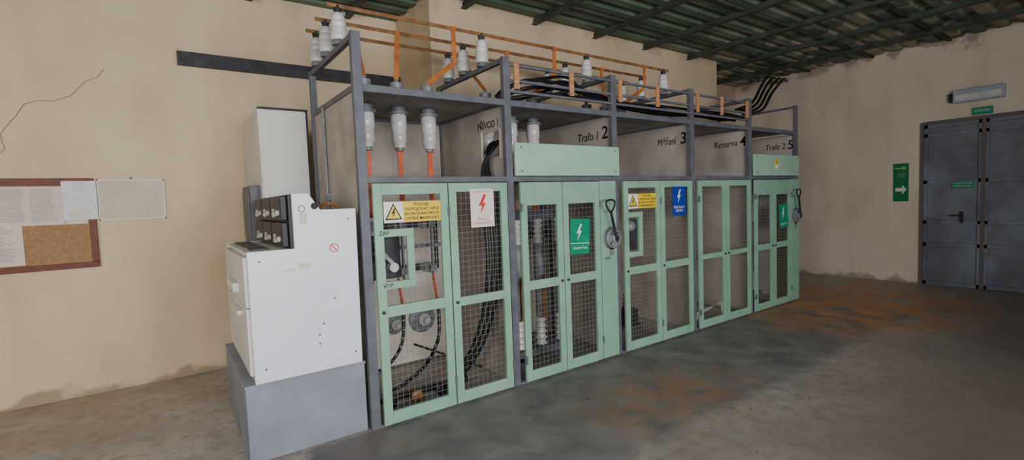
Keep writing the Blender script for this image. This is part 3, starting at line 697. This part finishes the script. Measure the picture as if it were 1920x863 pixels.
mk('frame',rbox(rbox(rbox(rbox(B(),fn,-w,w,h-0.01,h,0,0.006),fn,-w,w,-h,-h+0.01,0,0.006),fn,-w,-w+0.01,-h,h,0,0.006),fn,w-0.01,w,-h,h,0,0.006),M['offw'],t)
b=B()
for i in range(1,14):
    v=-h+0.02+i*(2*h-0.04)/14;rbox(b,fn,-w+0.02,w-0.02,v-0.0006,v+0.0006,0.001,0.0014)
for i in range(1,20):
    u=-w+0.02+i*(2*w-0.04)/20;rbox(b,fn,u-0.0006,u+0.0006,-h+0.02,h-0.02,0.001,0.0014)
mk('grid_lines',b,M['gline'],t)
mk('hanger',B().cyl((-1.375,YW-0.02,1.94),(-1.375,YW,1.94),0.008),M['dgrey'],t)

# ------------------------------------------------------------------ ring main unit
tp=thing('unit_plinth','grey painted sheet-metal plinth under white ring unit','plinth',(-0.42,0.65,0))
mk('plinth_body',B().box(-0.80,-0.05,0.04,1.28,0.0,0.50),M['plinth'],tp,bevel=0.006)
mk('plinth_rim',B().box(-0.805,-0.045,0.035,1.285,0.485,0.505),M['plinth'],tp,bevel=0.003)
t=thing('ring_main_unit','white enamelled switch unit with stepped black control panel on grey plinth','electrical cabinet',(-0.4,0.6,0.505))
prof=[(-.745,.515),(-.075,.515),(-.065,1.59),(-.30,1.59),(-.345,1.665),(-.37,1.70),(-.47,1.70),(-.47,1.345),(-.745,1.345)]
fn=lambda u,v,n:Vector((u,n,v))
mk('body',B().poly([(-.735,.506),(-.085,.506),(-.085,1.57),(-.30,1.57),(-.375,1.69),(-.46,1.69),(-.46,1.335),(-.735,1.335)],fn,0.03,1.18),M['offw'],t)
side=mk('side_panel',B().poly(prof,fn,0.0,0.03),M['white'],t,bevel=0.004,label='smooth white stepped side panel')
mk('side_panel',B().poly(prof,fn,1.18,1.21),M['white'],t,bevel=0.004)
for z0,z1 in ((0.56,0.988),(0.994,1.31)): mk('front_cover',B().box(-0.765,-0.737,0.04,1.17,z0,z1),M['offw'],t,bevel=0.006,label='off-white front cover plate')
mk('cover_handle',B().box(-0.80,-0.765,0.35,0.75,1.06,1.12),M['offw'],t,bevel=0.004)
mk('cover_handle',B().box(-0.80,-0.765,0.2,0.5,0.93,0.96),M['offw'],t,bevel=0.004)
for i in range(3): mk('top_slot_cover',B().box(-0.70,-0.60,0.12+0.36*i,0.36+0.36*i,1.337,1.352),M['black'],t)
mk('top_plate',B().box(-0.745,-0.47,0.03,1.18,1.333,1.342),M['offw'],t)
cp=mk('control_panel',B().box(-0.49,-0.458,0.03,1.17,1.345,1.695),M['black'],t,bevel=0.004,label='black control panel with off-white knobs')
for i in range(3):
    for r in range(2):
        ya=0.06+0.37*i;za=1.355+0.172*r
        md=mk('control_module',B().box(-0.530,-0.49,ya,ya+0.34,za,za+0.160),M['black'],cp,bevel=0.006)
        mk('display_strip',B().box(-0.533,-0.530,ya+0.02,ya+0.30,za+0.095,za+0.14),M['dgrey'],md)
        mk('indicator_window',B().box(-0.534,-0.530,ya+0.22,ya+0.29,za+0.02,za+0.08),M['knob'],md)
        mk('knob',B().lathe([(0.020,0),(0.020,0.014),(0.012,0.02)],(-0.530,ya+0.07,za+0.05),(-1,0,0),14),M['knob'],md,smooth=True)
        mk('selector_key',B().box(-0.555,-0.530,ya+0.12,ya+0.18,za+0.028,za+0.05),M['knob'],md,bevel=0.004)
fn=face('F',(0,-0.0005,0))
def disc(u,v,r,n0,n1,b=None,seg=24):
    b=b or B();return b.poly([(u+r*math.cos(2*math.pi*k/seg),v+r*math.sin(2*math.pi*k/seg)) for k in range(seg)],fn,n0,n1)
mk('prohibition_ring',disc(-.225,1.33,.030,0,0.0008),M['red'],side)
mk('prohibition_field',disc(-.225,1.33,.024,0.0008,0.0012),M['swhite'],side)
mk('prohibition_bar',B().poly([(-.245,1.345),(-.24,1.35),(-.205,1.315),(-.21,1.31)],fn,0.0012,0.0016),M['red'],side)
mk('round_label',disc(-.415,1.60,.022,0.0,0.0008),M['ink'],side);mk('round_label_field',disc(-.415,1.60,.018,0.0008,0.0012),M['swhite'],side)
mk('label_plate',rbox(B(),fn,-.43,-.385,1.50,1.575,0,0.001),M['paper'],side)
mk('oval_hole',disc(-.335,1.615,.022,0.0,0.001),M['ink'],side)
for a in ((-.56,-.47,1.20,1.215),(-.45,-.38,1.215,1.25)): mk('small_label',rbox(B(),fn,*a,0,0.001),M['paper'],side)
for u,v in ((-.32,.83),(-.35,.76),(-.12,.60),(-.12,1.52),(-.68,1.28),(-.35,.70),(-.68,.60),(-.24,.99)): mk('screw',B().cyl((u,-0.004,v),(u,0,v),0.005,seg=8),M['dgrey'],side)
mk('earth_strip',B().tube([(-.28,.2,1.60),(-.2,.15,1.63),(-.12,.2,1.60)],0.012),M['brown'],t)
t=thing('tall_cabinet','tall off-white metal cabinet against wall behind ring unit','cabinet',(-0.235,1.83,0))
mk('cabinet_body',B().box(-0.44,-0.04,1.32,2.34,0,2.47),M['offw'],t,bevel=0.006)
mk('cabinet_front',B().box(-0.43,-0.05,1.305,1.32,0.1,2.455),M['offw'],t,bevel=0.003)
mk('top_edge',B().box(-0.44,-0.035,1.30,1.34,2.47,2.485).box(-0.055,-0.04,1.30,1.32,0.1,2.47),M['black'],t)
mk('side_box',B().box(-0.52,-0.44,1.45,1.95,1.30,1.82).box(-0.53,-0.52,1.50,1.90,1.35,1.77),M['grey'],t,bevel=0.004,label='grey meter box')

# ------------------------------------------------------------------ light
w=bpy.data.worlds.new('world');bpy.context.scene.world=w;w.use_nodes=True
w.node_tree.nodes['Background'].inputs[0].default_value=(0.95,0.96,1.0,1);w.node_tree.nodes['Background'].inputs[1].default_value=1.2
def area(name,loc,rot,sx,sy,e,c):
    l=bpy.data.lights.new(name,'AREA');l.shape='RECTANGLE';l.size=sx;l.size_y=sy;l.energy=e;l.color=c
    o=bpy.data.objects.new(name,l);COL.objects.link(o);o.location=loc;o.rotation_euler=rot;return o
area('window_light',(0.2,-7.2,2.0),(math.radians(88),0,math.radians(-10)),5.0,1.9,370,(0.98,0.98,1.0))
area('window_light',(-3.9,-3.0,2.3),(math.radians(80),0,math.radians(-62)),2.4,1.6,100,(0.94,0.97,1.0))
